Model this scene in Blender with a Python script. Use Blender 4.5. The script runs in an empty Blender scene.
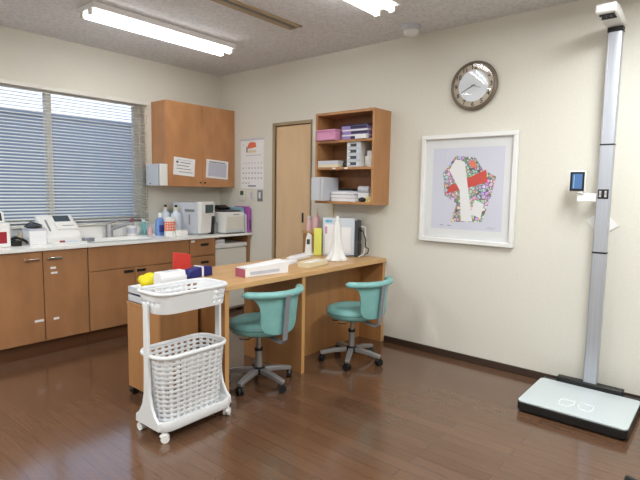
import bpy, bmesh, math, random
from mathutils import Vector, Matrix
random.seed(7)
C = bpy.context.scene.collection
R = math.radians

# ---------------------------------------------------------------- materials
def lin(c):
    def f(v):
        v /= 255.0
        return v / 12.92 if v <= .04045 else ((v + .055) / 1.055) ** 2.4
    return (f(c[0]), f(c[1]), f(c[2]), 1)

def mat(name, col, rough=.5, metal=0, spec=.5, emit=0, trans=0, alpha=1, sss=0):
    m = bpy.data.materials.new(name); m.use_nodes = True
    b = m.node_tree.nodes['Principled BSDF']
    b.inputs['Base Color'].default_value = lin(col)
    b.inputs['Roughness'].default_value = rough
    b.inputs['Metallic'].default_value = metal
    b.inputs['Specular IOR Level'].default_value = spec
    if emit:
        b.inputs['Emission Color'].default_value = lin(col)
        b.inputs['Emission Strength'].default_value = emit
    if trans: b.inputs['Transmission Weight'].default_value = trans
    if alpha < 1: b.inputs['Alpha'].default_value = alpha
    return m

def nodes(m):
    nt = m.node_tree
    return nt, nt.nodes, nt.links, nt.nodes['Principled BSDF']

def noise_tint(m, c1, c2, scale=(1, 1, 1), nscale=5, detail=4, lo=.35, hi=.65, bump=0, rough_var=0):
    nt, N, L, b = nodes(m)
    tc = N.new('ShaderNodeTexCoord'); mp = N.new('ShaderNodeMapping')
    mp.inputs['Scale'].default_value = scale
    nz = N.new('ShaderNodeTexNoise'); nz.inputs['Scale'].default_value = nscale; nz.inputs['Detail'].default_value = detail
    cr = N.new('ShaderNodeValToRGB')
    cr.color_ramp.elements[0].position = lo; cr.color_ramp.elements[0].color = lin(c1)
    cr.color_ramp.elements[1].position = hi; cr.color_ramp.elements[1].color = lin(c2)
    L.new(tc.outputs['Object'], mp.inputs['Vector']); L.new(mp.outputs[0], nz.inputs['Vector'])
    L.new(nz.outputs['Fac'], cr.inputs[0]); L.new(cr.outputs[0], b.inputs['Base Color'])
    if bump:
        bp = N.new('ShaderNodeBump'); bp.inputs['Strength'].default_value = bump; bp.inputs['Distance'].default_value = .004
        L.new(nz.outputs['Fac'], bp.inputs['Height']); L.new(bp.outputs[0], b.inputs['Normal'])
    return m

M = {}
def wood(name, c1, c2, scale, rough=.4):
    return noise_tint(mat(name, c1, rough), c1, c2, scale, 3.0, 5, .3, .7)

M['wall'] = noise_tint(mat('wall_paper', (222, 219, 208), .9), (220, 217, 206), (224, 221, 210), (1, 1, 1), 60, 3, .3, .7, .04)
M['ceil'] = noise_tint(mat('ceiling_board', (220, 220, 222), .95), (208, 208, 210), (226, 226, 228), (1, 1, 1), 45, 4, .35, .6, .15)
M['dark_base'] = mat('baseboard_vinyl', (62, 46, 36), .45)
M['cab'] = wood('cabinet_wood', (152, 108, 72), (174, 126, 86), (2.2, 2.2, .9), .38)
M['cab_light'] = wood('wall_cabinet_wood', (178, 126, 84), (200, 146, 100), (2.5, 2.5, 1.2), .38)
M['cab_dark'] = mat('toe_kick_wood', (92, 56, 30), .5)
M['desk'] = wood('desk_wood', (198, 156, 104), (212, 170, 118), (8, .8, 8), .35)
M['desk_side'] = wood('desk_panel_wood', (166, 118, 72), (182, 132, 84), (6, 6, .7), .42)
M['desk_edge'] = mat('desk_edge_band', (200, 152, 96), .4)
M['shelf'] = wood('shelf_wood', (172, 122, 78), (188, 138, 90), (4, 4, 1), .4)
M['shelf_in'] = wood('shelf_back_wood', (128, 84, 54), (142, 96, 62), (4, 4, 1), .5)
M['door'] = wood('door_panel', (222, 190, 150), (228, 198, 158), (4, 4, .8), .45)
M['door_fr'] = mat('door_frame_paint', (170, 150, 120), .5)
M['white'] = mat('white_plastic', (236, 236, 234), .35)
M['white2'] = mat('warm_white_plastic', (226, 224, 214), .4)
M['cart'] = mat('cart_white_plastic', (226, 227, 229), .38)
M['paper'] = mat('white_paper', (240, 240, 242), .8)
M['ltgrey'] = mat('light_grey_plastic', (200, 204, 212), .45)
M['grey'] = mat('grey_plastic', (130, 134, 140), .5)
M['dkgrey'] = mat('dark_grey_plastic', (62, 66, 70), .5)
M['black'] = mat('black_plastic', (16, 16, 18), .4)
M['rubber'] = mat('black_rubber', (14, 14, 15), .6)
M['screen'] = mat('lcd_screen', (70, 84, 92), .2)
M['bluescreen'] = mat('blue_display', (70, 104, 150), .2, emit=.25)
M['steel'] = mat('brushed_steel', (160, 160, 162), .4, .6)
M['chrome'] = mat('chrome', (215, 215, 215), .15, 1)
M['alu'] = noise_tint(mat('anodised_aluminium', (188, 192, 200), .38, .55), (182, 186, 196), (196, 200, 208), (60, 60, .3), 4)
M['teal'] = noise_tint(mat('teal_vinyl', (126, 180, 177), .38), (121, 175, 172), (131, 185, 182), (1, 1, 1), 12)
M['teal_dk'] = mat('teal_vinyl_edge', (86, 136, 134), .45)
M['red'] = mat('red_plastic', (214, 62, 52), .45)
M['dkred'] = mat('dark_red_panel', (150, 22, 42), .4)
M['navy'] = mat('navy_cover', (28, 34, 110), .5)
M['yellow'] = mat('yellow_cloth', (226, 208, 20), .7)
M['lime'] = mat('yellow_green_plastic', (232, 234, 110), .5)
M['pink'] = mat('pink_plastic', (216, 150, 186), .5)
M['pinkend'] = mat('pink_printed_card', (176, 92, 112), .6)
M['palepink'] = mat('pale_pink_bottle', (234, 192, 196), .4)
M['lilac'] = mat('lilac_card', (156, 136, 200), .5)
M['purple'] = mat('purple_file', (176, 96, 178), .5)
M['dkpurple'] = mat('dark_purple_card', (52, 44, 78), .5)
M['skyblue'] = mat('pale_blue_folder', (150, 200, 214), .5)
M['bluebot'] = mat('blue_bottle', (120, 158, 222), .3)
M['orange'] = mat('orange_label', (232, 120, 84), .5)
M['tealpack'] = mat('teal_tube', (120, 190, 190), .4)
M['cream'] = mat('cream_card', (228, 216, 184), .6)
M['clearbot'] = mat('translucent_bottle', (214, 224, 236), .25)
M['brownclock'] = noise_tint(mat('clock_bronze', (118, 106, 92), .35, .3), (108, 97, 84), (128, 116, 102), (1, 1, 1), 8)
M['clockring'] = mat('clock_chapter_ring', (190, 177, 158), .35)
M['clockface'] = mat('clock_face', (222, 228, 234), .4)
M['slat'] = mat('blind_slat', (226, 224, 216), .5)
M['winframe'] = mat('window_frame_aluminium', (228, 220, 204), .5)
M['tile'] = mat('counter_white', (246, 246, 243), .25)
M['ink'] = mat('print_ink', (96, 100, 120), .8)
M['greyprint'] = mat('grey_print', (196, 198, 212), .8)
M['inkdark'] = mat('dark_ink', (30, 28, 28), .7)
M['glasswhite'] = mat('white_glass_top', (196, 206, 209), .12)
M['pipe'] = mat('tube', (255, 255, 255), .5, emit=12)
M['lampbody'] = mat('lamp_reflector', (236, 236, 236), .5)
M['outside'] = noise_tint(mat('outside_render', (138, 142, 150), .9), (134, 138, 146), (142, 146, 154), (1, 1, 1), 1)
M['mat_board'] = mat('picture_mount', (232, 234, 236), .8)
M['art_paper'] = mat('art_paper', (216, 218, 234), .8)

def window_glass():
    m = bpy.data.materials.new('window_glass'); m.use_nodes = True
    nt, N, L, b = nodes(m)
    b.inputs['Base Color'].default_value = (.95, .97, 1, 1); b.inputs['Roughness'].default_value = 0.0
    b.inputs['Transmission Weight'].default_value = 1; b.inputs['IOR'].default_value = 1.02
    return m
M['glass'] = window_glass()

def picture_glass():
    m = bpy.data.materials.new('picture_glazing'); m.use_nodes = True
    nt, N, L, b = nodes(m)
    N.remove(b)
    t = N.new('ShaderNodeBsdfTransparent'); g = N.new('ShaderNodeBsdfGlossy'); g.inputs['Roughness'].default_value = .02
    mx = N.new('ShaderNodeMixShader'); mx.inputs[0].default_value = .05
    L.new(t.outputs[0], mx.inputs[1]); L.new(g.outputs[0], mx.inputs[2])
    L.new(mx.outputs[0], N['Material Output'].inputs['Surface'])
    return m
M['picglass'] = picture_glass()

def floor_mat():
    m = mat('floor_planks', (92, 62, 44), .3)
    nt, N, L, b = nodes(m)
    tc = N.new('ShaderNodeTexCoord')
    br = N.new('ShaderNodeTexBrick')
    br.inputs['Scale'].default_value = 1; br.inputs['Brick Width'].default_value = .92; br.inputs['Row Height'].default_value = .077
    br.inputs['Mortar Size'].default_value = .0012; br.inputs['Mortar Smooth'].default_value = .2; br.offset = .37
    br.inputs['Color1'].default_value = lin((103, 75, 56)); br.inputs['Color2'].default_value = lin((94, 67, 49)); br.inputs['Mortar'].default_value = lin((78, 52, 37))
    br.inputs['Bias'].default_value = -.1
    L.new(tc.outputs['Object'], br.inputs['Vector'])
    mp = N.new('ShaderNodeMapping'); mp.inputs['Scale'].default_value = (1.6, 28, 1)
    nz = N.new('ShaderNodeTexNoise'); nz.inputs['Scale'].default_value = 3; nz.inputs['Detail'].default_value = 6
    L.new(tc.outputs['Object'], mp.inputs['Vector']); L.new(mp.outputs[0], nz.inputs['Vector'])
    cr = N.new('ShaderNodeValToRGB')
    cr.color_ramp.elements[0].position = .3; cr.color_ramp.elements[0].color = (.86, .85, .84, 1)
    cr.color_ramp.elements[1].position = .72; cr.color_ramp.elements[1].color = (1.1, 1.09, 1.08, 1)
    mx = N.new('ShaderNodeMix'); mx.data_type = 'RGBA'; mx.blend_type = 'MULTIPLY'; mx.inputs[0].default_value = 1
    L.new(nz.outputs['Fac'], cr.inputs[0]); L.new(br.outputs['Color'], mx.inputs[6]); L.new(cr.outputs[0], mx.inputs[7])
    L.new(mx.outputs[2], b.inputs['Base Color'])
    mr = N.new('ShaderNodeMapRange'); mr.inputs[3].default_value = .11; mr.inputs[4].default_value = .2
    L.new(nz.outputs['Fac'], mr.inputs[0]); L.new(mr.outputs[0], b.inputs['Roughness'])
    b.inputs['Specular IOR Level'].default_value = .6
    b.inputs['Coat Weight'].default_value = .28; b.inputs['Coat Roughness'].default_value = .1
    return m
M['floor'] = floor_mat()

def mosaic():
    m = mat('mosaic_print', (180, 170, 170), .8)
    nt, N, L, b = nodes(m)
    tc = N.new('ShaderNodeTexCoord')
    v = N.new('ShaderNodeTexVoronoi'); v.inputs['Scale'].default_value = 42
    hs = N.new('ShaderNodeHueSaturation'); hs.inputs['Saturation'].default_value = .62; hs.inputs['Value'].default_value = 1.0
    e = N.new('ShaderNodeTexVoronoi'); e.feature = 'DISTANCE_TO_EDGE'; e.inputs['Scale'].default_value = 42
    cr = N.new('ShaderNodeValToRGB'); cr.color_ramp.elements[0].position = .04; cr.color_ramp.elements[0].color = (.12, .12, .13, 1)
    cr.color_ramp.elements[1].position = .1; cr.color_ramp.elements[1].color = (1, 1, 1, 1)
    mx = N.new('ShaderNodeMix'); mx.data_type = 'RGBA'; mx.blend_type = 'MULTIPLY'; mx.inputs[0].default_value = 1
    L.new(tc.outputs['Object'], v.inputs['Vector']); L.new(tc.outputs['Object'], e.inputs['Vector'])
    L.new(v.outputs['Color'], hs.inputs['Color']); L.new(e.outputs['Distance'], cr.inputs[0])
    L.new(hs.outputs[0], mx.inputs[6]); L.new(cr.outputs[0], mx.inputs[7]); L.new(mx.outputs[2], b.inputs['Base Color'])
    return m
M['mosaic'] = mosaic()

# ---------------------------------------------------------------- mesh helpers
class B:
    """collects shapes into one mesh"""
    def __init__(s): s.v = []; s.f = []; s.mi = []
    def add(s, vs, fs, mi=0, mx=None):
        o = len(s.v)
        s.v += [tuple(mx @ Vector(p)) if mx else tuple(p) for p in vs]
        s.f += [[i + o for i in f] for f in fs]; s.mi += [mi] * len(fs)
        return s
    def box(s, a, b, mi=0, mx=None):
        x0, y0, z0 = [min(p) for p in zip(a, b)]; x1, y1, z1 = [max(p) for p in zip(a, b)]
        vs = [(x0, y0, z0), (x1, y0, z0), (x1, y1, z0), (x0, y1, z0), (x0, y0, z1), (x1, y0, z1), (x1, y1, z1), (x0, y1, z1)]
        return s.add(vs, [[0, 3, 2, 1], [4, 5, 6, 7], [0, 1, 5, 4], [1, 2, 6, 5], [2, 3, 7, 6], [3, 0, 4, 7]], mi, mx)
    def cyl(s, p0, p1, r0, r1=None, n=16, mi=0):
        r1 = r0 if r1 is None else r1
        return s.tube([p0, p1], [r0, r1], n=n, mi=mi)
    def tube(s, pts, r, n=10, closed=False, mi=0, sec=None, up=None):
        pts = [Vector(p) for p in pts]; k = len(pts)
        rs = r if isinstance(r, (list, tuple)) else [r] * k
        t0 = (pts[1] - pts[0]).normalized()
        u = Vector(up) if up else (Vector((0, 0, 1)) if abs(t0.z) < .9 else Vector((1, 0, 0)))
        vs = []
        sec = sec or [(math.cos(2 * math.pi * i / n), math.sin(2 * math.pi * i / n)) for i in range(n)]
        n = len(sec)
        for i, p in enumerate(pts):
            if closed: t = pts[(i + 1) % k] - pts[i - 1]
            elif i == 0: t = pts[1] - pts[0]
            elif i == k - 1: t = pts[-1] - pts[-2]
            else: t = (pts[i + 1] - p).normalized() + (p - pts[i - 1]).normalized()
            t.normalize()
            u = (u - t * u.dot(t))
            if u.length < 1e-6: u = t.orthogonal()
            u.normalize(); w = t.cross(u)
            for a, b in sec: vs.append(p + w * (a * rs[i]) + u * (b * rs[i]))
        fs = []
        for i in range(k if closed else k - 1):
            j = (i + 1) % k
            for q in range(n):
                fs.append([i * n + q, i * n + (q + 1) % n, j * n + (q + 1) % n, j * n + q])
        if not closed:
            fs.append(list(range(n - 1, -1, -1))); fs.append([(k - 1) * n + q for q in range(n)])
        return s.add(vs, fs, mi)
    def lathe(s, prof, c=(0, 0, 0), n=24, mi=0, mx=None):
        vs = []; fs = []; k = len(prof)
        for r, z in prof:
            for i in range(n):
                a = 2 * math.pi * i / n
                vs.append((c[0] + r * math.cos(a), c[1] + r * math.sin(a), c[2] + z))
        for j in range(k - 1):
            for i in range(n):
                fs.append([j * n + i, j * n + (i + 1) % n, (j + 1) * n + (i + 1) % n, (j + 1) * n + i])
        fs.append(list(range(n - 1, -1, -1))); fs.append([(k - 1) * n + i for i in range(n)])
        return s.add(vs, fs, mi, mx)
    def prism(s, poly, axis, a, b, mi=0, mx=None):
        """poly in the two other axes (cyclic order), extruded along axis from a to b"""
        n = len(poly)
        def p3(p, h):
            if axis == 'x': return (h, p[0], p[1])
            if axis == 'y': return (p[0], h, p[1])
            return (p[0], p[1], h)
        vs = [p3(p, a) for p in poly] + [p3(p, b) for p in poly]
        fs = [list(range(n - 1, -1, -1)), list(range(n, 2 * n))] + [[i, (i + 1) % n, n + (i + 1) % n, n + i] for i in range(n)]
        return s.add(vs, fs, mi, mx)
    def loft(s, loops, cap0=True, cap1=True, mi=0):
        n = len(loops[0]); vs = [p for l in loops for p in l]; fs = []
        for j in range(len(loops) - 1):
            for i in range(n):
                fs.append([j * n + i, j * n + (i + 1) % n, (j + 1) * n + (i + 1) % n, (j + 1) * n + i])
        if cap0: fs.append(list(range(n - 1, -1, -1)))
        if cap1: fs.append([(len(loops) - 1) * n + i for i in range(n)])
        return s.add(vs, fs, mi)
    def text(s, string, size, loc, rot, mi=0, align='CENTER'):
        cu = bpy.data.curves.new('lettering', 'FONT'); cu.body = string; cu.size = size; cu.align_x = align; cu.align_y = 'CENTER'
        cu.resolution_u = 2; cu.offset = size * .02
        ob = bpy.data.objects.new('lettering', cu)
        me = bpy.data.meshes.new_from_object(ob)
        mx = Matrix.Translation(loc) @ rot.to_4x4()
        s.add([tuple(v.co) for v in me.vertices], [list(p.vertices) for p in me.polygons], mi, mx)
        bpy.data.objects.remove(ob); bpy.data.curves.remove(cu); bpy.data.meshes.remove(me)
        return s

ROT_Y = Matrix(((1, 0, 0), (0, 0, -1), (0, 1, 0)))       # text reading along +X on a wall facing -Y
ROT_X = Matrix(((0, 0, 1), (1, 0, 0), (0, 1, 0)))        # text reading along +Y on a face facing +X

def obj(name, b, mats, parent=None, bevel=0, smooth=True, angle=35, seg=2, solid=0, sub=0, loc=None):
    me = bpy.data.meshes.new(name)
    me.from_pydata(b.v, [], b.f)
    if not isinstance(mats, (list, tuple)): mats = [mats]
    for m in mats: me.materials.append(M[m] if isinstance(m, str) else m)
    me.polygons.foreach_set('material_index', b.mi)
    bm = bmesh.new(); bm.from_mesh(me)
    bmesh.ops.recalc_face_normals(bm, faces=bm.faces)
    bm.to_mesh(me); bm.free()
    if smooth:
        me.polygons.foreach_set('use_smooth', [True] * len(me.polygons))
        me.set_sharp_from_angle(angle=R(angle))
    o = bpy.data.objects.new(name, me); C.objects.link(o)
    if parent: o.parent = parent
    if loc: o.location = loc
    if solid:
        md = o.modifiers.new('solid', 'SOLIDIFY'); md.thickness = solid; md.offset = 0
    if bevel:
        md = o.modifiers.new('bevel', 'BEVEL'); md.width = bevel; md.segments = seg; md.limit_method = 'ANGLE'; md.angle_limit = R(40)
        md.harden_normals = False
    if sub:
        md = o.modifiers.new('sub', 'SUBSURF'); md.levels = sub; md.render_levels = sub
    return o

def tag(o, label, cat, group=None):
    o['label'] = label; o['category'] = cat
    if group: o['group'] = group
    return o
def thing(name, label, cat, loc=(0, 0, 0), rz=0, group=None):
    o = bpy.data.objects.new(name, None); C.objects.link(o)
    o.empty_display_size = .1
    o.location = loc; o.rotation_euler = (0, 0, R(rz))
    return tag(o, label, cat, group)
def struct(name, b, mats, parent=None, **k):
    o = obj(name, b, mats, parent, **k)
    if parent is None: o['kind'] = 'structure'
    return o
def dup(root, loc, rz, label, group=None):
    r = root.copy(); C.objects.link(r); r.location = loc; r.rotation_euler = (0, 0, R(rz)); r['label'] = label
    if group: r['group'] = group
    for ch in list(root.children):
        c = ch.copy(); C.objects.link(c); c.parent = r
        for g in list(ch.children):
            d = g.copy(); C.objects.link(d); d.parent = c
    return r

def rrect(w, d, r, n=6):
    """rounded rectangle loop centred on the origin"""
    pts = []
    for cx, cy, a0 in ((w / 2 - r, d / 2 - r, 0), (-w / 2 + r, d / 2 - r, 90), (-w / 2 + r, -d / 2 + r, 180), (w / 2 - r, -d / 2 + r, 270)):
        for i in range(n + 1):
            a = R(a0 + 90 * i / n); pts.append((cx + r * math.cos(a), cy + r * math.sin(a)))
    return pts

# ---------------------------------------------------------------- room shell
H = 2.50; XR = 6.6; YF = -5.6
WY0, WY1, WZ0, WZ1 = -2.95, -.945, .955, 2.085          # window opening in the left wall
b = B(); b.box((-.3, YF - .15, -.1), (XR + .15, .3, 0)); struct('floor', b, 'floor', smooth=False)
b = B(); b.box((-.15, YF - .15, H), (XR + .15, .15, H + .1)); struct('ceiling', b, 'ceil', smooth=False)
b = B()
b.box((-.15, YF, 0), (0, WY0, H)); b.box((-.15, WY1, 0), (0, .15, H)); b.box((-.15, WY0, 0), (0, WY1, WZ0)); b.box((-.15, WY0, WZ1), (0, WY1, H))
struct('wall_left', b, 'wall', smooth=False)
DX0, DX1, DZ = .872, 1.345, 1.905
b = B()
b.box((0, 0, 0), (DX0, .15, H)); b.box((DX1, 0, 0), (XR, .15, H)); b.box((DX0, 0, DZ), (DX1, .15, H)); b.box((DX0, .12, 0), (DX1, .15, DZ))
struct('wall_back', b, 'wall', smooth=False)
b = B(); b.box((XR, YF, 0), (XR + .15, .15, H)); struct('wall_right', b, 'wall', smooth=False)
b = B(); b.box((-.15, YF - .15, 0), (XR + .15, YF, H)); struct('wall_front', b, 'wall', smooth=False)
b = B(); b.box((2.212, -.012, 0), (XR, 0, .052)); struct('baseboard_back', b, 'dark_base', bevel=.003)
b = B(); b.box((.62, -.012, 0), (DX0 - .035, 0, .052)); struct('baseboard_left', b, 'dark_base', bevel=.003)

# window: frame, mullion, panes, sill
wn = bpy.data.objects.new('window_1', None); C.objects.link(wn); wn['kind'] = 'structure'; wn.location = (0, 0, 0)
b = B(); t = .045
b.box((-.11, WY0, WZ0), (-.05, WY1, WZ0 + t)); b.box((-.11, WY0, WZ1 - .028), (-.05, WY1, WZ1))
b.box((-.11, WY0, WZ0), (-.05, WY0 + t, WZ1)); b.box((-.11, WY1 - t, WZ0), (-.05, WY1, WZ1))
b.box((-.115, -1.79, WZ0), (-.045, -1.745, WZ1)); obj('window_frame', b, 'winframe', wn, bevel=.004)
for y0, y1 in ((WY0 + t, -1.79), (-1.745, WY1 - t)):
    b = B(); b.box((-.083, y0, WZ0 + t), (-.078, y1, WZ1 - .028)); obj('window_pane', b, 'glass', wn, smooth=False)
b = B(); b.box((-.15, WY0, WZ0 - .02), (.012, WY1, WZ0)); obj('window_sill', b, 'winframe', wn, bevel=.003)
# neighbouring house wall seen between the slats
b = B(); b.box((-3.4, -14, -.6), (-3.1, 9, 2.26)); b.box((-3.45, -14, 2.26), (-3.05, 9, 2.30))
struct('wall_outside', b, 'outside', smooth=False)
b = B(); b.box((-9, -16, -.7), (-.3, 12, -.6)); struct('ground_outside', b, 'outside', smooth=False)

# venetian blind
vb = thing('venetian_blind', 'off-white venetian blind with nearly level slats hanging over the window', 'blind', (.0, -1.92, .93))
b = B()
pitch = .0265; n = 42; z1 = 1.125
for i in range(n):
    z = .022 + i * pitch
    tilt = R(27); w = .0125
    c, s_ = math.cos(tilt) * w, math.sin(tilt) * w
    vs = []
    for yy in (-1.02, 1.015):
        for q, bul in ((-1, 0), (0, .0016), (1, 0)):
            vs.append((.024 + q * c, yy, z - q * s_ + bul))
    b.add(vs, [[0, 1, 4, 3], [1, 2, 5, 4]])
obj('slats', b, 'slat', vb, solid=.0011, angle=60)
b = B(); b.box((.004, -1.03, 1.13), (.044, 1.025, 1.165)); obj('head_rail', b, 'white2', vb, bevel=.003)
b = B(); b.box((.010, -1.02, 0), (.038, 1.015, .013)); obj('bottom_rail', b, 'white2', vb, bevel=.003)
for yy in (-.75, .115, .93):
    b = B(); b.box((.0365, yy - .0015, .01), (.0378, yy + .0015, 1.135)); b.box((.0098, yy - .0015, .01), (.0108, yy + .0015, 1.135)); obj('ladder_cord', b, 'white2', vb)
b = B(); b.tube([(.05, .985, 1.13), (.052, .985, .35), (.052, .985, .12)], .0022, 6); b.lathe([(.003, 0), (.006, .01), (.003, .03)], (.052, .985, .1), 8)
obj('tilt_wand', b, 'white2', vb)

# sliding door
dr = bpy.data.objects.new('door_1', None); C.objects.link(dr); dr['kind'] = 'structure'
b = B(); b.box((DX0 + .002, .01, .004), (DX1 - .002, .045, DZ - .004)); obj('door_panel', b, 'door', dr, bevel=.003)
b = B(); b.box((DX0 - .032, -.014, 0), (DX0, .03, DZ + .03)); b.box((DX0 - .032, -.014, DZ), (DX1 + .012, .03, DZ + .03)); b.box((DX1, -.014, 0), (DX1 + .012, .03, DZ))
obj('door_frame', b, 'door_fr', dr, bevel=.003)
b = B(); b.box((1.232, .004, .965), (1.252, .0105, 1.06)); obj('door_handle', b, 'black', dr, bevel=.002)

# ---------------------------------------------------------------- lights
def lamp(loc, label):
    t = thing('ceiling_light', label, 'ceiling light', loc, 0, 'twin-tube fluorescent ceiling lights')
    b = B(); b.prism([(-.125, 0), (-.115, -.036), (.115, -.036), (.125, 0)], 'y', -.61, .61); obj('housing', b, 'lampbody', t, bevel=.004)
    for x in (-.058, .058):
        b = B(); b.cyl((x, -.592, -.055), (x, .592, -.055), .0165, n=14); obj('tube', b, 'pipe', t)
        for y in (-.60, .60):
            b = B(); b.box((x - .02, y - .009, -.074), (x + .02, y + .009, -.034)); obj('lamp_holder', b, 'white2', t, bevel=.003)
    return t
l1 = lamp((.965, -1.30, H), 'lit twin-tube fluorescent fixture fully in view on the ceiling near the window')
dup(l1, (2.585, -1.31, H), 0, 'lit twin-tube fluorescent fixture cut off by the top edge, above the desk')
def area(name, loc, e, sx=.24, sy=1.2):
    l = bpy.data.lights.new(name, 'AREA'); l.shape = 'RECTANGLE'; l.size = sx; l.size_y = sy; l.energy = e; l.color = (.97, 1, 1)
    o = bpy.data.objects.new(name, l); C.objects.link(o); o.location = loc
    return o
for i, (x, y, e) in enumerate([(4.2, -1.28, 36), (5.8, -1.3, 10), (.965, -3.9, 26), (2.585, -3.9, 30), (4.2, -3.9, 20), (5.8, -3.9, 16)]):
    area('fluorescent_lamp', (x, y, H - .07), e)

# ceiling slot vent, smoke detector
t = thing('slot_vent', 'long narrow grey air slot in the ceiling between the two lights', 'vent', (1.79, -1.32, H))
b = B(); b.box((-.065, -.62, -.008), (-.012, .62, 0)); b.box((.022, -.62, -.008), (.065, .62, 0)); b.box((-.065, -.62, -.008), (.065, -.60, 0)); b.box((-.065, .60, -.008), (.065, .62, 0))
obj('frame', b, 'door_fr', t, bevel=.002)
b = B(); b.box((-.036, -.605, -.002), (.036, .605, 0)); b.box((-.006, -.605, -.006), (.004, .605, -.001), 1); obj('slot_grille', b, ['dkgrey', 'grey'], t)
t = thing('smoke_detector', 'round white detector on the ceiling above the framed picture', 'smoke detector', (2.50, -.215, H))
b = B(); b.lathe([(.072, 0), (.072, -.03), (.066, -.038)][::-1], n=28); obj('base', b, 'ltgrey', t)
b = B(); b.lathe([(.04, -.07), (.052, -.064), (.056, -.038)], n=28); obj('sensor_head', b, 'white', t)

# ---------------------------------------------------------------- base cabinets along the left wall
CT = .822
CX = .52
def doors_unit(name, y0, y1, label, kind):
    w = y1 - y0
    t = thing(name, label, 'cabinet', (0, y0, 0))
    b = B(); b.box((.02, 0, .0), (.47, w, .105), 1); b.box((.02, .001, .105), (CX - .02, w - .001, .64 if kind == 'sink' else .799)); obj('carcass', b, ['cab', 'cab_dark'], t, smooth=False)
    return t, w
def door(t, y0, y1, z0, z1, name='door'):
    b = B(); b.box((CX - .02, y0 + .003, z0 + .002), (CX, y1 - .003, z1 - .002)); return obj(name, b, 'cab', t, bevel=.0025)
def bar_handle(p, y0, y1, z, m='chrome'):
    b = B(); b.box((CX + .014, y0, z - .007), (CX + .024, y1, z + .007)); b.box((CX, y0 + .008, z - .005), (CX + .016, y0 + .018, z + .005)); b.box((CX, y1 - .018, z - .005), (CX + .016, y1 - .008, z + .005))
    return obj('handle', b, m, p, bevel=.002)
def pull(p, y0, y1, z):
    b = B(); b.box((CX - .001, y0, z - .012), (CX + .003, y1, z + .012)); b.box((CX + .003, y0 + .004, z + .003), (CX + .014, y1 - .004, z + .009)); return obj('handle', b, 'inkdark', p, bevel=.001)
def sticker(p, y0, y1, z0, z1):
    b = B(); b.box((CX, y0, z0), (CX + .001, y1, z1)); return obj('sticker', b, 'paper', p)
t, w = doors_unit('base_cabinet', -2.405, -1.737, 'brown two-door base cabinet with chrome bar handles, at the left end of the counter', 'doors')
d = door(t, 0, .335, .11, .797); bar_handle(d, .205, .305, .738); sticker(d, .262, .325, .265, .283)
d2 = door(t, .335, w, .11, .797); bar_handle(d2, .365, .465, .738); sticker(d2, .385, .425, .655, .671); sticker(d2, .388, .435, .617, .632); sticker(d2, .395, .435, .262, .28)
t, w = doors_unit('sink_cabinet', -1.735, -.782, 'brown sink cabinet with plain top panel and two doors with black pulls', 'sink')
b = B(); b.box((CX - .02, .003, .598), (CX, w - .003, .797)); obj('top_panel', b, 'cab', t, bevel=.0025)
d = door(t, 0, .40, .11, .594); pull(d, .30, .385, .565)
d = door(t, .40, w, .11, .594); pull(d, .415, .50, .565)
t, w = doors_unit('drawer_cabinet', -.78, -.472, 'brown three-drawer base cabinet next to the small white fridge', 'drawers')
for z0, z1 in ((.63, .797), (.385, .626), (.11, .381)):
    d = door(t, 0, w, z0, z1, 'drawer'); pull(d, .13, .22, z1 - .06)
sticker(t.children[1], .02, .06, .765, .785)
b = B(); b.box((.02, -.032, 0), (CX - .02, -.003, .80)); tag(obj('end_panel', b, 'cab', None, bevel=.002), 'brown upright panel carrying the counter end beside the small fridge', 'panel')

# counter top with a hole for the bowl
SX0, SX1, SY0, SY1 = .135, .44, -1.66, -1.10
b = B(); e = .542; y0 = -2.42
b.box((.002, y0, .80), (SX0, -.003, CT)); b.box((SX1, y0, .80), (e, -.003, CT)); b.box((SX0, y0, .80), (SX1, SY0, CT)); b.box((SX0, SY1, .80), (SX1, -.003, CT))
ct = tag(obj('counter_top', b, 'tile', None, smooth=False), 'long white worktop over the brown base cabinets under the window', 'worktop')
b = B(); b.box((.002, y0, CT), (.016, -.003, .925)); struct('trim_2', b, 'tile', None, bevel=.002)
sk = thing('sink_bowl', 'white rectangular sink bowl let into the counter behind the faucet', 'sink', ((SX0 + SX1) / 2, (SY0 + SY1) / 2, CT))
b = B(); lp = lambda w, d, r, z: [(x, y, z) for x, y in rrect(w, d, r)]
W, D = SX1 - SX0 - .004, SY1 - SY0 - .004
b.loft([lp(W + .03, D + .03, .05, .0035), lp(W - .02, D - .02, .05, .0035), lp(W - .03, D - .03, .05, -.006), lp(W - .06, D - .06, .06, -.145), lp(W - .12, D - .12, .05, -.155)], cap0=False)
obj('bowl', b, 'tile', sk, angle=60)
b = B(); b.lathe([(.03, 0), (.03, .003), (.02, .004)], (0, 0, -.1545), 18); obj('drain', b, 'steel', sk)
t = thing('faucet', 'steel mixer tap with a level spout at the back of the sink', 'faucet', (.085, -1.335, CT))
b = B(); b.lathe([(.036, 0), (.036, .014), (.032, .022), (.032, .10), (.027, .115)], n=20); obj('body', b, 'steel', t)
b = B(); b.tube([(0, 0, .07), (.06, .05, .095), (.13, .11, .125), (.165, .14, .128), (.17, .144, .11)], [.018, .016, .015, .015, .016], 12); obj('spout', b, 'steel', t)
b = B(); b.tube([(0, 0, .112), (.01, .01, .135), (.035, .05, .148)], [.014, .012, .008], 10); obj('lever', b, 'chrome', t)

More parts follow.
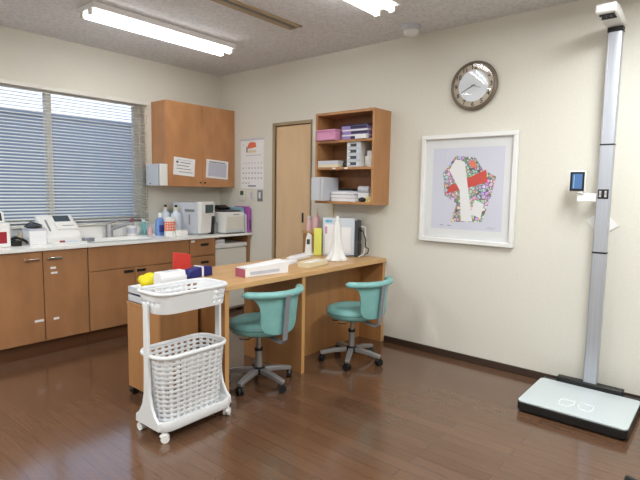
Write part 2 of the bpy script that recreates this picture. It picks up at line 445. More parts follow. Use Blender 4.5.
# small fridge under the counter
t = thing('mini_fridge', 'small white under-counter fridge at the right end of the counter', 'fridge', (.03, -.462, 0))
b = B(); b.box((0, 0, .02), (.42, .42, .72)); b.box((.02, .02, 0), (.06, .06, .02), 1); b.box((.36, .02, 0), (.40, .06, .02), 1); b.box((.36, .36, 0), (.40, .40, .02), 1); b.box((.02, .36, 0), (.06, .40, .02), 1); obj('body', b, ['white2', 'black'], t, bevel=.006)
b = B(); b.box((.422, 0, .05), (.462, .42, .672)); obj('door', b, 'white2', t, bevel=.008)
b = B(); b.box((.422, 0, .68), (.468, .42, .722)); obj('top_trim', b, 'white', t, bevel=.006)
b = B(); b.box((.0, 0, 0), (.10, .11, .045)); b.box((.1, .01, .01), (.101, .10, .018), 1); tag(obj('small_box', b, ['paper', 'greyprint'], None, bevel=.003, loc=(.36, -.42, .7225)), 'small white box lying on top of the mini fridge', 'box')

# ---------------------------------------------------------------- wall cabinet, dispenser, papers
t = thing('wall_cabinet', 'brown two-door cabinet mounted high on the wall right of the window', 'cabinet', (0, -.842, 1.292))
b = B(); b.box((.001, 0, 0), (.232, .838, .815)); obj('carcass', b, 'cab_light', t, bevel=.002)
for y0, y1, k in ((0, .415, .385), (.415, .838, .44)):
    b = B(); b.box((.233, y0 + .0015, .003), (.252, y1 - .0015, .815)); d = obj('door', b, 'cab_light', t, bevel=.002)
    b = B(); b.lathe([(.005, 0), (.005, .008), (.009, .012), (.009, .02), (.006, .023)], n=14, mx=Matrix.Translation((.252, k, .045)) @ Matrix.Rotation(R(90), 4, 'Y')); obj('knob', b, 'cab_dark', d)
def notice(label, x, y, z, w, h, tilt, lines):
    t = B(); t.box((0, -w / 2, -h / 2), (.0012, w / 2, h / 2))
    for a in lines: t.box((.0012, a[0], a[1]), (.0016, a[2], a[3]), a[4])
    o = tag(obj('paper_notice', t, ['paper', 'ink', 'greyprint'], None, smooth=False, loc=(x, y, z)), label, 'notice', 'notices on the wall cabinet'); o.rotation_euler = (R(tilt), 0, 0)
    return o
L1 = [(-.09, .06, .09, .066, 2), (-.095, .03, -.07, .05, 1), (-.05, .035, .07, .041, 1), (-.09, .005, .05, .011, 1), (-.09, -.025, .08, -.02, 1), (-.06, -.055, .10, -.05, 1)]
notice('white paper sheet with sparse handwritten lines on the left cabinet door', .2525, -.642, 1.487, .245, .172, -4, L1)
notice('white paper sheet filled with a grey printed block on the right cabinet door', .2525, -.238, 1.478, .285, .19, -3, [(-.115, -.075, .12, .062, 2), (-.105, .066, .10, .075, 1)])
t = thing('towel_dispenser', 'grey white paper towel dispenser on the side of the brown wall cabinet', 'dispenser', (.058, -.862, 1.298))
b = B(); b.box((0, -.078, 0), (.212, 0, .205)); obj('body', b, 'ltgrey', t, bevel=.006)
b = B(); b.box((.220, -.078, 0), (.247, 0, .205)); obj('front_cover', b, 'white', t, bevel=.006)
b = B(); b.box((.212, -.075, .004), (.220, -.004, .2)); obj('seam', b, 'inkdark', t)
b = B(); b.lathe([(.008, 0), (.008, .003)], n=12, mx=Matrix.Translation((.07, -.078, .02)) @ Matrix.Rotation(R(90), 4, 'X')); obj('lock', b, 'black', t)
b = B(); b.box((-.0575, -.03, .03), (.0, -.004, .18)); obj('wall_mount', b, 'ltgrey', t)

# ---------------------------------------------------------------- calendar and switches on the back wall
t = thing('wall_calendar', 'white monthly wall calendar with a small orange picture beside the door', 'calendar', (.53, 0, 1.285))
b = B(); b.box((-.178, -.004, 0), (.178, -.001, .50)); sheet = b
b = B(); b.box((-.18, -.007, .50), (.18, -.001, .52)); obj('binding', b, 'ltgrey', t)
b = B(); b.prism([(-.06, .415), (-.07, .44), (-.045, .475), (.0, .483), (.055, .475), (.065, .43), (.0, .42)], 'y', -.0048, -.004, 0)
b.prism([(-.075, .37), (-.075, .40), (.065, .40), (.065, .375)], 'y', -.0046, -.004, 1)
b.prism([(-.09, .38), (-.09, .44), (-.065, .43), (-.07, .375)], 'y', -.0049, -.004, 2); obj('picture', b, ['orange', 'cream', 'grey'], t)
b = sheet; k = 0
b.text('1', .03, (-.135, -.0045, .455), ROT_Y, 1)
for r in range(5):
    for c in range(7):
        k += 1
        if k > 31: break
        b.text(str(k), .023, (-.14 + c * .047, -.0045, .265 - r * .052), ROT_Y, 1)
b.box((-.10, -.0046, .345), (.14, -.004, .348), 1); b.box((-.06, -.0046, .022), (.06, -.004, .034), 1); obj('sheet', b, ['paper', 'ink'], t, smooth=False)
t = thing('wall_thermostat', 'white wall controller with a dark display, leftmost under the calendar', 'thermostat', (.386, 0, 1.155))
b = B(); b.box((-.045, -.018, 0), (.045, 0, .115)); obj('body', b, 'white2', t, bevel=.004)
b = B(); b.box((-.025, -.0195, .06), (.025, -.018, .105)); obj('display', b, mat('green_lcd', (60, 84, 74), .3), t)
t = thing('wall_switch', 'plain white wall switch plate between the thermostat and the grey switch', 'switch', (.527, 0, 1.155))
b = B(); b.box((-.033, -.009, 0), (.033, -.001, .115)); obj('plate', b, 'white2', t, bevel=.003)
b = B(); b.box((-.018, -.013, .02), (.018, -.009, .095)); obj('rocker', b, 'ltgrey', t, bevel=.002)
t = thing('wall_switch', 'grey wall switch plate with a white rocker, right by the door frame', 'switch', (.655, 0, 1.155))
b = B(); b.box((-.037, -.009, 0), (.037, -.001, .115)); obj('plate', b, 'grey', t, bevel=.003)
b = B(); b.box((-.014, -.013, .03), (.014, -.009, .095)); obj('rocker', b, 'white', t, bevel=.002)

# ---------------------------------------------------------------- wall clock
t = thing('wall_clock', 'round bronze wall clock with a pale face above the framed picture', 'clock', (2.918, 0, 2.05))
rx = Matrix.Rotation(R(90), 4, 'X')
b = B(); b.lathe([(.150, 0), (.172, .006), (.176, .02), (.170, .034), (.160, .038), (.150, .034), (.150, .026), (.1, .026)], n=48, mx=Matrix.Translation((0, -.001, 0)) @ rx); obj('case', b, 'brownclock', t)
b = B(); b.lathe([(.151, .0265), (.151, .029), (.112, .031), (.112, .027)], n=48, mx=rx); ring = b
b = B(); b.lathe([(.113, .027), (.113, .0305), (.108, .033), (.106, .0305), (.01, .0305)], n=48, mx=rx); obj('face', b, 'clockface', t)
b = ring
for i in range(1, 13):
    a = R(90 - 30 * i); b.text(str(i), .046, (.131 * math.cos(a), -.0325, .131 * math.sin(a)), ROT_Y, 1)
obj('chapter_ring', b, ['clockring', 'inkdark'], t)
b = B(); b.lathe([(.150, .036), (.13, .0395), (.09, .043), (.05, .045), (.005, .046)], n=48, mx=rx); obj('glass_cover', b, 'picglass', t, angle=80)
def hand(name, deg, ln, wd, off, m):
    a = R(90 - deg); u = Vector((math.cos(a), 0, math.sin(a))); v = Vector((-u.z, 0, u.x)); b = B()
    pts = [-u * .015 - v * wd, u * ln - v * wd * .4, u * ln + v * wd * .4, -u * .015 + v * wd]
    b.add([p + Vector((0, off, 0)) for p in pts] + [p + Vector((0, off - .001, 0)) for p in pts], [[0, 1, 2, 3], [7, 6, 5, 4], [0, 4, 5, 1], [1, 5, 6, 2], [2, 6, 7, 3], [3, 7, 4, 0]])
    obj(name, b, m, t, smooth=False)
hand('minute_hand', 244, .10, .0035, -.034, 'inkdark'); hand('hour_hand', 110, .06, .003, -.0355, 'grey')

# ---------------------------------------------------------------- framed picture: an abstract print
t = thing('framed_picture', 'white-framed abstract print of coloured mosaic shapes on the back wall', 'picture', (2.892, 0, .898))
b = B(); w, h, f = .367, .815, .032
b.box((-w, -.036, 0), (w, -.001, f)); b.box((-w, -.036, h - f), (w, -.001, h)); b.box((-w, -.036, f), (-w + f, -.001, h - f)); b.box((w - f, -.036, f), (w, -.001, h - f)); obj('frame', b, 'white', t, bevel=.004)
b = B(); b.box((-w + f, -.012, f), (w - f, -.004, h - f)); obj('mount_board', b, 'mat_board', t, smooth=False)
b = B(); b.box((-.275, -.0135, .105), (.275, -.012, .715)); obj('print_sheet', b, 'art_paper', t, smooth=False)
def ell(cx, cz, rx_, rz_, y, bb, mi, n=32, a0=0, a1=360, rot=0):
    ps = []
    for i in range(n + 1 if a1 - a0 < 360 else n):
        a = R(a0 + (a1 - a0) * i / n); x, z = rx_ * math.cos(a), rz_ * math.sin(a)
        ps.append((cx + x * math.cos(R(rot)) - z * math.sin(R(rot)), cz + x * math.sin(R(rot)) + z * math.cos(R(rot))))
    bb.prism(ps, 'y', y, y + .0006, mi)
b = B()
b.prism([(-.17, .36), (-.19, .53), (-.09, .655), (.06, .64), (.12, .55), (.22, .50), (.19, .36), (.13, .17), (-.11, .16), (-.07, .30)], 'y', -.0142, -.0135, 0)
b.prism([(-.16, .37), (-.13, .43), (.145, .55), (.16, .46)], 'y', -.0150, -.0142, 1)
b.prism([(-.14, .55), (-.09, .63), (-.02, .61), (.06, .17), (-.03, .17), (-.05, .40)], 'y', -.0156, -.0150, 2)
b.prism([(.04, .22), (.12, .20), (.14, .30), (.07, .33)], 'y', -.0150, -.0142, 2)
b.prism([(.01, .60), (.05, .625), (.08, .575), (.04, .56)], 'y', -.0150, -.0142, 3)
obj('mosaic_design', b, ['mosaic', 'red', 'paper', 'orange'], t, smooth=False)
b = B(); b.box((-.2, -.0142, .13), (-.17, -.0135, .134)); b.box((-.14, -.0142, .13), (-.11, -.0135, .134)); b.tube([(.17, -.014, .125), (.19, -.014, .135), (.2, -.014, .122), (.23, -.014, .13)], .0012, 5); obj('print', b, 'ink', t)
b = B(); b.box((-w + f, -.020, f), (w - f, -.018, h - f)); obj('glazing', b, 'picglass', t, smooth=False)

# ---------------------------------------------------------------- height and weight scale
t = thing('height_scale', 'tall height and weight scale with silver column and white glass platform', 'scale', (3.815, 0, 0))
b = B(); lp = [(x, y - .385) for x, y in rrect(.565, .475, .025)]
b.prism(lp, 'z', .012, .060); b.prism([(x * .93, -.385 + (y + .385) * .93) for x, y in lp], 'z', .0, .012); obj('platform_base', b, 'black', t, bevel=.004)
b = B(); b.prism([(x * .995 + .0, y) for x, y in lp], 'z', .060, .071); obj('glass_top', b, 'glasswhite', t, bevel=.003)
def foot(cx, cy, s):
    ps = [(-.034, .042), (.034, .05), (.04, .0), (.022, -.05), (-.022, -.055), (-.04, -.01)]
    ps = [(cx + s * x, cy + y, .0716) for x, y in ps]
    b = B(); b.tube(ps, .0022, 6, closed=True); obj('footprint_outline', b, 'paper', t)
foot(-.048, -.475, 1); foot(.052, -.47, -1)
b = B(); b.box((-.19, -.145, .05), (.185, -.085, .1)); b.box((-.285, -.142, .0), (.285, -.05, .052)); obj('rear_bar', b, 'black', t, bevel=.006)
b = B(); b.prism([(x, y - .105) for x, y in rrect(.078, .05, .008, 3)], 'z', .05, .922); obj('lower_column', b, 'alu', t, bevel=.001)
b = B(); b.prism([(x, y - .105) for x, y in rrect(.081, .053, .008, 3)], 'z', .922, .931); obj('joint_ring', b, 'black', t)
b = B(); b.prism([(x, y - .105) for x, y in rrect(.079, .053, .008, 3)], 'z', 1.578, 1.586); obj('joint_ring', b, 'black', t)
b = B(); b.prism([(x, y - .105) for x, y in rrect(.076, .05, .008, 3)], 'z', .931, 2.235); obj('upper_column', b, 'alu', t, bevel=.001)
b = B(); b.box((-.041, -.133, 2.235), (.041, -.078, 2.262)); obj('column_cap', b, 'black', t, bevel=.002)
b = B(); b.box((-.03, -.1312, 1.256), (.028, -.1302, 1.314), 0)
for xx in (-.017, .012):
    for zz in (1.268, 1.276, 1.284, 1.292, 1.300): b.box((xx - .006, -.1316, zz), (xx + .006, -.1311, zz + .004), 1)
obj('control_panel', b, ['black', 'paper'], t)
b = B()
prof = [(-.05, .0), (.05, .0)]
b.loft([[(x * .100, y, z) for x, z in [(-.5, 0), (.5, 0), (.5, 1), (-.5, 1)]] for y in ()] or [[(-.049, -.06, 2.262), (.049, -.06, 2.262), (.049, -.06, 2.305), (-.049, -.06, 2.305)],
        [(-.062, -.33, 2.268), (.050, -.33, 2.268), (.050, -.33, 2.325), (-.062, -.33, 2.325)], [(-.058, -.40, 2.272), (.046, -.40, 2.272), (.046, -.40, 2.322), (-.058, -.40, 2.322)]])
hd = obj('sensor_head', b, 'white', t, bevel=.012, seg=3)
b = B()
for y in (-.30, -.33, -.36):
    for x in (-.026, -.002, .022): b.box((x - .015 + (.006 if y == -.33 else 0), y - .009, 2.2635), (x + .011, y + .009, 2.2715))
obj('sensor_slots', b, 'black', hd)
b = B(); b.box((-.15, -.115, 1.236), (-.036, -.09, 1.288)); b.cyl((-.128, -.115, 1.28), (-.128, -.098, 1.31), .02, n=14); obj('display_arm', b, 'white', t, bevel=.004)
b = B(); b.box((-.198, -.128, 1.296), (-.103, -.105, 1.43)); ds = obj('display_housing', b, 'white', t, bevel=.005)
b = B(); b.box((-.19, -.132, 1.302), (-.108, -.128, 1.42)); obj('display_bezel', b, 'black', ds, bevel=.002)
b = B(); b.box((-.176, -.133, 1.316), (-.12, -.1318, 1.408), 0); b.box((-.168, -.1334, 1.32), (-.165, -.1329, 1.40), 1); obj('display_screen', b, ['bluescreen', 'skyblue'], ds)
b = B(); b.prism([(-.112, 1.115), (-.02, 1.18), (.075, 1.09), (-.02, 1.02)], 'y', -.006, -.001); b.box((-.025, -.085, 1.06), (.025, -.005, 1.13)); obj('wall_bracket', b, 'white', t, bevel=.003)

# ---------------------------------------------------------------- desk
t = thing('desk', 'long light wood desk running out from the back wall', 'desk', (0, 0, 0))
b = B(); b.box((1.585, -1.722, .686), (2.212, -.004, .720)); obj('desktop', b, 'desk', t, bevel=.003)
for y in (-1.72, -1.047, -.036):
    b = B(); b.box((1.60, y, 0), (2.196, y + .03, .686), 0); b.box((2.196, y, 0), (2.200, y + .03, .686), 1); obj('side_panel', b, ['desk_side', 'desk_edge'], t)
b = B(); b.box((1.95, -1.017, .0), (1.97, -.036, .686)); obj('back_panel', b, 'desk_side', t)

# pedestal on casters at the desk end
t = thing('rolling_pedestal', 'low wooden pedestal on black casters standing at the left desk end', 'pedestal', (1.803, -1.882, 0))
b = B(); b.box((-.176, -.132, .052), (.176, .132, .57)); b.box((-.179, -.135, .57), (.179, .135, .588)); obj('carcass', b, 'desk_side', t, bevel=.003)
b = B(); b.box((.176, -.129, .33), (.183, .129, .566)); obj('drawer', b, 'desk_side', t, bevel=.002)
b = B(); b.box((.176, -.129, .056), (.183, .129, .326)); obj('drawer', b, 'desk_side', t, bevel=.002)
def caster(p, x, y, r, mats=('black', 'rubber'), rot=0, top=.06):
    b = B(); c, s = math.cos(R(rot)), math.sin(R(rot))
    for o in (-.011, .011):
        b.cyl((x - s * (o - .007), y + c * (o - .007), r), (x - s * (o + .007), y + c * (o + .007), r), r, n=18, mi=1)
    b.cyl((x, y, r), (x, y, top), .008, n=10); b.tube([(x - c * r * .9, y - s * r * .9, r * 1.3), (x - c * r * .4, y - s * r * .4, r * 2.0), (x + c * r * .5, y + s * r * .5, r * 2.0)], .011, 8)
    return obj('caster', b, list(mats), p)
for x in (-.15, .15):
    for y in (-.108, .108): caster(t, x, y, .024, rot=90, top=.053)

# ---------------------------------------------------------------- swivel chairs
def make_chair(label):
    t = thing('swivel_chair', label, 'chair', (0, 0, 0), 0, 'teal swivel chairs at the desk')
    b = B(); b.lathe([(.10, .342), (.172, .344), (.19, .358), (.194, .38), (.194, .392), (.188, .41), (.165, .421), (.10, .424), (.03, .425)], n=40); obj('seat', b, 'teal', t, angle=60)
    b = B(); b.tube([(.1935 * math.cos(R(a)), .1935 * math.sin(R(a)), .385) for a in range(0, 360, 9)], .004, 6, closed=True); obj('piping', b, 'teal_dk', t.children[0])
    b = B(); b.lathe([(.04, .315), (.11, .325), (.12, .342)], n=24)
    b.tube([(.0, -.02, .325), (.05, -.12, .315), (.03, -.17, .322), (.0, -.15, .32)], .004, 6); b.tube([(-.02, -.03, .32), (-.10, -.10, .305), (-.14, -.08, .32)], .004, 6); obj('mechanism', b, 'black', t)
    # back pad: curved shell, narrower below
    b = B(); cols = 17; rows = []
    for z, h in ((.372, 10), (.380, 22), (.395, 31), (.42, 36), (.46, 38), (.50, 38), (.55, 40), (.58, 44), (.60, 50), (.615, 56)):
        rows.append((z, h))
    def shell(r, dz=0): return [[(r * math.cos(R(-h + 2 * h * i / (cols - 1))) + (.01 + (z - .34) * .10), r * math.sin(R(-h + 2 * h * i / (cols - 1))), z) for i in range(cols)] for z, h in rows]
    inn, out = shell(.205), shell(.235)
    vs = [p for r_ in inn for p in r_] + [p for r_ in out for p in r_]; n = cols; m = len(rows); o = n * m; fs = []
    for j in range(m - 1):
        for i in range(n - 1):
            q = j * n + i; fs.append([q, q + 1, q + n + 1, q + n]); fs.append([o + q, o + q + n, o + q + n + 1, o + q + 1])
        for i in (0, n - 1): q = j * n + i; fs.append([q, q + n, o + q + n, o + q])
    for i in range(n - 1):
        fs.append([i, o + i, o + i + 1, i + 1]); q = (m - 1) * n + i; fs.append([q, q + 1, o + q + 1, o + q])
    b.add(vs, fs); bk = obj('backrest', b, 'teal', t, bevel=.008, angle=50)
    b = B(); arc = []; rs = []
    for i in range(25):
        a = -63 + 126 * i / 24; rr = .252
        arc.append((rr * math.cos(R(a)) + .022, rr * math.sin(R(a)), .628)); e = abs(i - 12) / 12; rs.append(.036 if e < .9 else .036 * (1 - ((e - .9) / .1) ** 2 * .55))
    sec = [(.62 * math.cos(2 * math.pi * k / 14) * 1.25, .62 * math.sin(2 * math.pi * k / 14) * 1.0) for k in range(14)]
    b.tube(arc, rs, sec=sec); obj('top_rail', b, 'teal', bk, angle=60)
    b = B(); b.tube([(.10, 0, .33), (.20, 0, .315), (.245, 0, .315), (.266, 0, .34), (.274, 0, .43), (.288, 0, .57), (.297, 0, .63)], .011, sec=[(1.6, .5), (-1.6, .5), (-1.6, -.5), (1.6, -.5)], up=(0, 0, 1)); obj('back_bracket', b, 'grey', t, bevel=.002)
    b = B(); b.cyl((0, 0, .07), (0, 0, .225), .025, .023, 18); b.cyl((0, 0, .225), (0, 0, .242), .028, n=18, mi=1); b.cyl((0, 0, .24), (0, 0, .341), .014, n=14); obj('column', b, ['steel', 'black'], t)
    b = B(); b.lathe([(.03, .062), (.044, .07), (.044, .105), (.03, .115)], n=20); obj('hub', b, 'black', t)
    for k in range(5):
        a = 72 * k; u = Vector((math.cos(R(a)), math.sin(R(a)), 0))
        b = B(); b.tube([u * .035 + Vector((0, 0, .092)), u * .14 + Vector((0, 0, .085)), u * .235 + Vector((0, 0, .068))], [.019, .018, .015], sec=[(1, .8), (-1, .8), (-1, -.8), (1, -.8)]); l = obj('base_leg', b, 'steel', t, bevel=.003)
        caster(l, u.x * .225, u.y * .225, .026, rot=a + 60, top=.07)
    return t
ch = make_chair('teal vinyl swivel chair closer to the white basket cart, at the desk')
ch.location = (2.10, -1.358, 0); ch.rotation_euler = (0, 0, R(-6))
ch2 = dup(ch, (2.292, -.586, 0), -6, 'teal vinyl swivel chair standing nearest the back wall, at the right half of the desk')
def rebase(ch, da):
    """turn the five-star base only"""
    for c in ch.children:
        if c.name.startswith('base_leg'): c.rotation_euler = (0, 0, R(da))
for c_ in ch.children:
    if c_.name.split('.')[0] in ('seat', 'mechanism', 'backrest', 'back_bracket'): c_.location.z = .016
rebase(ch, 4); rebase(ch2, 17)

# ---------------------------------------------------------------- white two-basket cart
def perforated(w, d, r, z0, z1, taper, ncell, nrow, hole, holew=.62, bottom=True):
    """rounded rectangular basket wall with real openings; hole(cell, row) says where"""
    def peri(W, D, rr):
        pts = rrect(W, D, rr, 10) ; pts.append(pts[0]); ln = [0]
        for i in range(len(pts) - 1): ln.append(ln[-1] + math.dist(pts[i], pts[i + 1]))
        def at(s):
            s = (s % 1) * ln[-1]
            for i in range(len(pts) - 1):
                if ln[i + 1] >= s:
                    f = (s - ln[i]) / max(1e-9, ln[i + 1] - ln[i]); return (pts[i][0] + (pts[i + 1][0] - pts[i][0]) * f, pts[i][1] + (pts[i + 1][1] - pts[i][1]) * f)
            return pts[0]
        return at
    zs = [z0]; st = (z1 - z0) / (nrow + .6)
    for i in range(nrow): zs += [z0 + st * (.3 + i + .28), z0 + st * (.3 + i + .74)]
    zs.append(z1)
    vs = []; nn = 2 * ncell
    for z in zs:
        f = (z - z0) / (z1 - z0); k = taper + (1 - taper) * f
        at = peri(w * k, d * (taper ** .8 + (1 - taper ** .8) * f), r)
        for i in range(ncell):
            for u in (0, holew): x, y = at((i + u) / ncell); vs.append((x, y, z))
    fs = []
    for j in range(len(zs) - 1):
        for i in range(nn):
            if j % 2 == 1 and i % 2 == 0 and hole(i // 2, (j - 1) // 2, vs[j * nn + i]): continue
            fs.append([j * nn + i, j * nn + (i + 1) % nn, (j + 1) * nn + (i + 1) % nn, (j + 1) * nn + i])
    if bottom: fs.append(list(range(nn - 1, -1, -1)))
    b = B(); b.add(vs, fs); return b
def rim(w, d, r, z, rad):
    b = B(); b.tube([(x, y, z) for x, y in rrect(w, d, r, 8)], rad, 10, closed=True, sec=[(math.cos(2 * math.pi * k / 12) * .9, math.sin(2 * math.pi * k / 12) * 1.1) for k in range(12)]); return b
t = thing('basket_cart', 'white plastic two-tier basket cart on casters in front of the desk end', 'cart', (2.207, -2.001, 0), 1); t.scale = (1, 1.03, 1)
# local x = depth (towards +X), local y = length
tb = obj('top_basket', perforated(.245, .430, .075, .652, .752, .93, 32, 3, lambda c, r, p: (p[0] < -.05 and abs(p[1]) < .17 and r >= 1) or (p[0] > .02 and p[1] > .075) or (p[1] < -.15 and r == 1 and p[0] < .08), .6), 'cart', t, solid=.003, angle=50)
obj('rim', rim(.252, .437, .078, .754, .0085), 'cart', tb)
lb = obj('lower_basket', perforated(.235, .415, .08, .085, .425, .86, 29, 13, lambda c, r, p: True, .54), 'cart', t, solid=.003, angle=50)
obj('rim', rim(.245, .425, .083, .428, .0105), 'cart', lb)
b = B(); q = lambda w, d, z: [(x, y, z) for x, y in rrect(w, d, .06, 6)]
b.loft([q(.25, .42, .052), q(.268, .445, .055), q(.274, .452, .062), q(.268, .446, .098), q(.262, .440, .105), q(.235, .41, .10), q(.22, .39, .075)], cap0=True, cap1=True); obj('base_tray', b, 'cart', t, angle=50)
for s in (-1, 1):
    b = B()
    y0 = s * .222
    prof = [(-.105, .06), (.105, .06), (.103, .10), (.07, .125), (.042, .17), (.026, .23), (.020, .36), (.0185, .70), (-.0185, .70), (-.020, .36), (-.026, .23), (-.042, .17), (-.07, .125), (-.103, .10)]
    b.prism(prof, 'y', y0 - .008, y0 + .008); obj('post', b, 'cart', t, bevel=.003)
for x in (-.105, .105):
    for s in (-1, 1): caster(t, x + .003, s * .195, .021, ('white', 'white'), rot=35 * s + (90 if x > 0 else 40), top=.055)

# ---------------------------------------------------------------- things on the pedestal and the desk's left end
PZ = .5885
t = thing('letter_tray', 'grey two-tier letter tray with loose white paper on the low pedestal', 'tray', (1.765, -1.935, PZ))
for z in (0, .05):
    b = B(); b.box((-.13, -.075, z), (.13, .065, z + .006)); b.box((-.13, -.075, z), (-.125, .065, z + .042)); b.box((-.13, -.075, z), (.13, -.07, z + .042)); b.box((-.13, .06, z), (.13, .065, z + .042)); obj('tier', b, 'ltgrey', t, bevel=.0015)
b = B(); b.box((-.12, -.065, .056), (.12, .055, .094)); obj('paper_stack', b, 'paper', t, bevel=.002)
b = B()
random.seed(3)
def blob(b, c, s, seed, amp=.25, nu=18, nv=12, mi=0, flat=0):
    rnd = random.Random(seed); ph = [rnd.uniform(0, 6.28) for _ in range(8)]
    vs = []; fs = []
    for j in range(nv + 1):
        th = math.pi * j / nv
        for i in range(nu):
            a = 2 * math.pi * i / nu
            k = 1 + amp * (.4 * math.sin(3 * a + ph[0] + 2 * th) + .35 * math.sin(5 * a + ph[1] - 3 * th) * math.sin(th) + .25 * math.sin(4 * th + ph[2]))
            z = math.cos(th) * k
            if flat and z < -flat: z = -flat
            vs.append((c[0] + s[0] * math.sin(th) * math.cos(a) * k, c[1] + s[1] * math.sin(th) * math.sin(a) * k, c[2] + s[2] * z))
    for j in range(nv):
        for i in range(nu): fs.append([j * nu + i, (j + 1) * nu + i, (j + 1) * nu + (i + 1) % nu, j * nu + (i + 1) % nu])
    b.add(vs, fs, mi); return b
blob(b, (.01, -.005, .034), (.085, .062, .052), 4, .3, 22, 14, 0, .6)
tag(obj('cloth', b, 'yellow', None, angle=40, loc=(1.80, -1.955, PZ + .0965)), 'crumpled bright yellow cloth on the letter tray', 'cloth')
b = B(); b.box((-.04, -.085, 0), (.04, .085, .18)); b.prism([(-.042, .165), (.042, .165), (.030, .208), (-.030, .208)], 'y', -.086, .08)
b.box((-.02, -.05, .208), (.02, .05, .2095), 1)
tag(obj('glove_box', b, ['paper', 'ltgrey'], None, bevel=.003, loc=(1.938, -1.91, PZ)), 'white cardboard box standing on the pedestal beside the yellow cloth', 'box')
t = thing('file_folder', 'bright red upright plastic folder standing behind the navy case', 'folder', (1.70, -1.668, .7205), 0)
b = B(); b.prism([(-.065, 0), (.065, 0), (.065, .122), (.02, .134), (-.065, .148)], 'x', -.008, .008); obj('cover', b, 'red', t, bevel=.003)
b = B(); b.prism([(-.057, .01), (.057, .01), (.057, .115), (-.057, .136)], 'x', .008, .0095); obj('front_flap', b, 'red', t)
t = thing('document_case', 'navy blue flat case with a white band at the desk end', 'case', (1.845, -1.655, .7205), 5)
b = B(); b.prism([(-.10, 0), (.10, 0), (.098, .058), (.03, .066), (-.085, .048)], 'x', -.04, .035); obj('case_body', b, 'navy', t, bevel=.006)
b = B(); b.box((-.0415, .008, -.0), (.0365, .024, .0665)); obj('band', b, 'paper', t, bevel=.001)
t = thing('leaflet_box', 'long white box with a dark pink end lying on the desk', 'box', (2.065, -1.295, .7205), -6)
b = B(); b.box((-.052, -.175, 0), (.052, .172, .055)); b.add([(-.056, -.176, .055), (.055, -.17, .062), (.058, .178, .074), (-.05, .18, .082)], [[0, 1, 2, 3]]); b.add([(.054, -.176, .004), (.056, .175, .0), (.058, .178, .074), (.055, -.17, .062)], [[0, 1, 2, 3]]); obj('carton', b, 'paper', t, bevel=.002)
b = B(); b.box((-.052, -.179, 0), (.052, -.1755, .054)); obj('end_panel', b, 'pinkend', t)
b = B(); b.box((.0562, -.14, .015), (.0568, .10, .035)); obj('printed_stripe', b, 'greyprint', t)
t = thing('cream_tray', 'shallow open cream cardboard tray in front of the white machine', 'tray', (2.06, -.775, .7205), 8)
b = B(); b.box((-.05, -.13, 0), (.05, .13, .004)); b.box((-.05, -.13, 0), (-.047, .13, .038)); b.box((.047, -.13, 0), (.05, .13, .038)); b.box((-.05, -.13, 0), (.05, -.127, .038)); b.box((-.05, .127, 0), (.05, .13, .038)); obj('tray_body', b, 'cream', t)
b = B(); b.box((-.044, -.12, .004), (.044, .12, .028)); obj('slips', b, 'paper', t, bevel=.002)
b = B(); b.box((-.06, -.07, 0), (.06, .07, .012)); b.box((-.05, -.05, .012), (.05, .06, .02)); tag(obj('paper_pad', b, 'paper', None, bevel=.002, loc=(1.84, -.83, .7205)), 'white paper pad on the desk between the leaflet box and cream tray', 'paper').rotation_euler = (0, 0, R(20))
b = B(); b.box((-.05, -.12, 0), (.05, .12, .016)); b.box((-.04, -.1, .016), (.045, .1, .026), 1); tag(obj('paper_stack', b, ['white', 'paper'], None, bevel=.003, loc=(1.72, -.56, .7205)), 'flat white stack of papers at the back of the desk by the handset', 'paper').rotation_euler = (0, 0, R(12))

# white machine with papers on its side
t = thing('desktop_machine', 'upright white machine with papers taped to its side and black back on the desk', 'machine', (1.86, -.16, .7205), 20)
b = B(); b.box((-.165, -.055, .0), (.12, .055, .328)); obj('housing', b, mat('bluish_white_plastic', (212, 220, 230), .4), t, bevel=.006)
b = B(); b.box((.121, -.05, .005), (.15, .05, .31)); b.box((.15, -.04, .03), (.158, .04, .11), 1); b.box((.15, -.04, .14), (.158, .04, .25), 1); obj('back_panel', b, ['dkgrey', 'black'], t, bevel=.004)
b = B(); b.box((-.14, -.0565, .02), (-.03, -.055, .27)); b.box((.0, -.0565, .03), (.09, -.055, .25)); obj('taped_sheet', b, 'paper', t)
b = B(); b.box((-.142, -.0575, .19), (-.122, -.0565, .25)); obj('red_tab', b, 'pink', t)
b = B(); ell(-.12, .297, .022, .013, -.0565, b, 0); ell(-.09, .297, .012, .011, -.0566, b, 0); obj('blue_emblem', b, mat('emblem_blue', (110, 190, 220), .5), t)
b = B(); b.tube([(.155, -.02, .23), (.19, -.035, .22), (.215, -.03, .15), (.21, -.02, .09), (.235, .0, .07), (.22, .02, .03), (.17, .01, .01), (.1, -.07, .012), (-.0, -.13, .010), (-.05, -.13, .06)], .005, 8); obj('power_cable', b, 'black', t)
b = B(); b.tube([(.155, .02, .26), (.19, .03, .25), (.2, .03, .12), (.19, .0, .02), (.16, -.05, .006)], .005, 8); obj('white_cable', b, 'white', t)
t = thing('file_folder', 'pale yellow-green folder upright at the left of the white machine', 'folder', (1.700, -.300, .7205), 18)
b = B(); b.box((-.035, -.006, .0), (.035, .006, .235)); obj('cover', b, 'lime', t, bevel=.003)
t = thing('handset', 'small white handset with a dark display leaning by the yellow-green folder', 'handset', (1.612, -.315, .7205), 20)
b = B(); b.prism([(-.035, 0), (.035, 0), (.026, .06), (.024, .17), (-.01, .19), (-.026, .14)], 'y', -.016, .016); obj('body', b, 'white', t, bevel=.005)
b = B(); b.box((-.014, -.0175, .09), (.014, -.016, .135)); obj('display', b, 'dkgrey', t)
b = B(); b.box((-.055, -.04, 0), (.055, .04, .012)); obj('stand', b, 'white', t, bevel=.004)
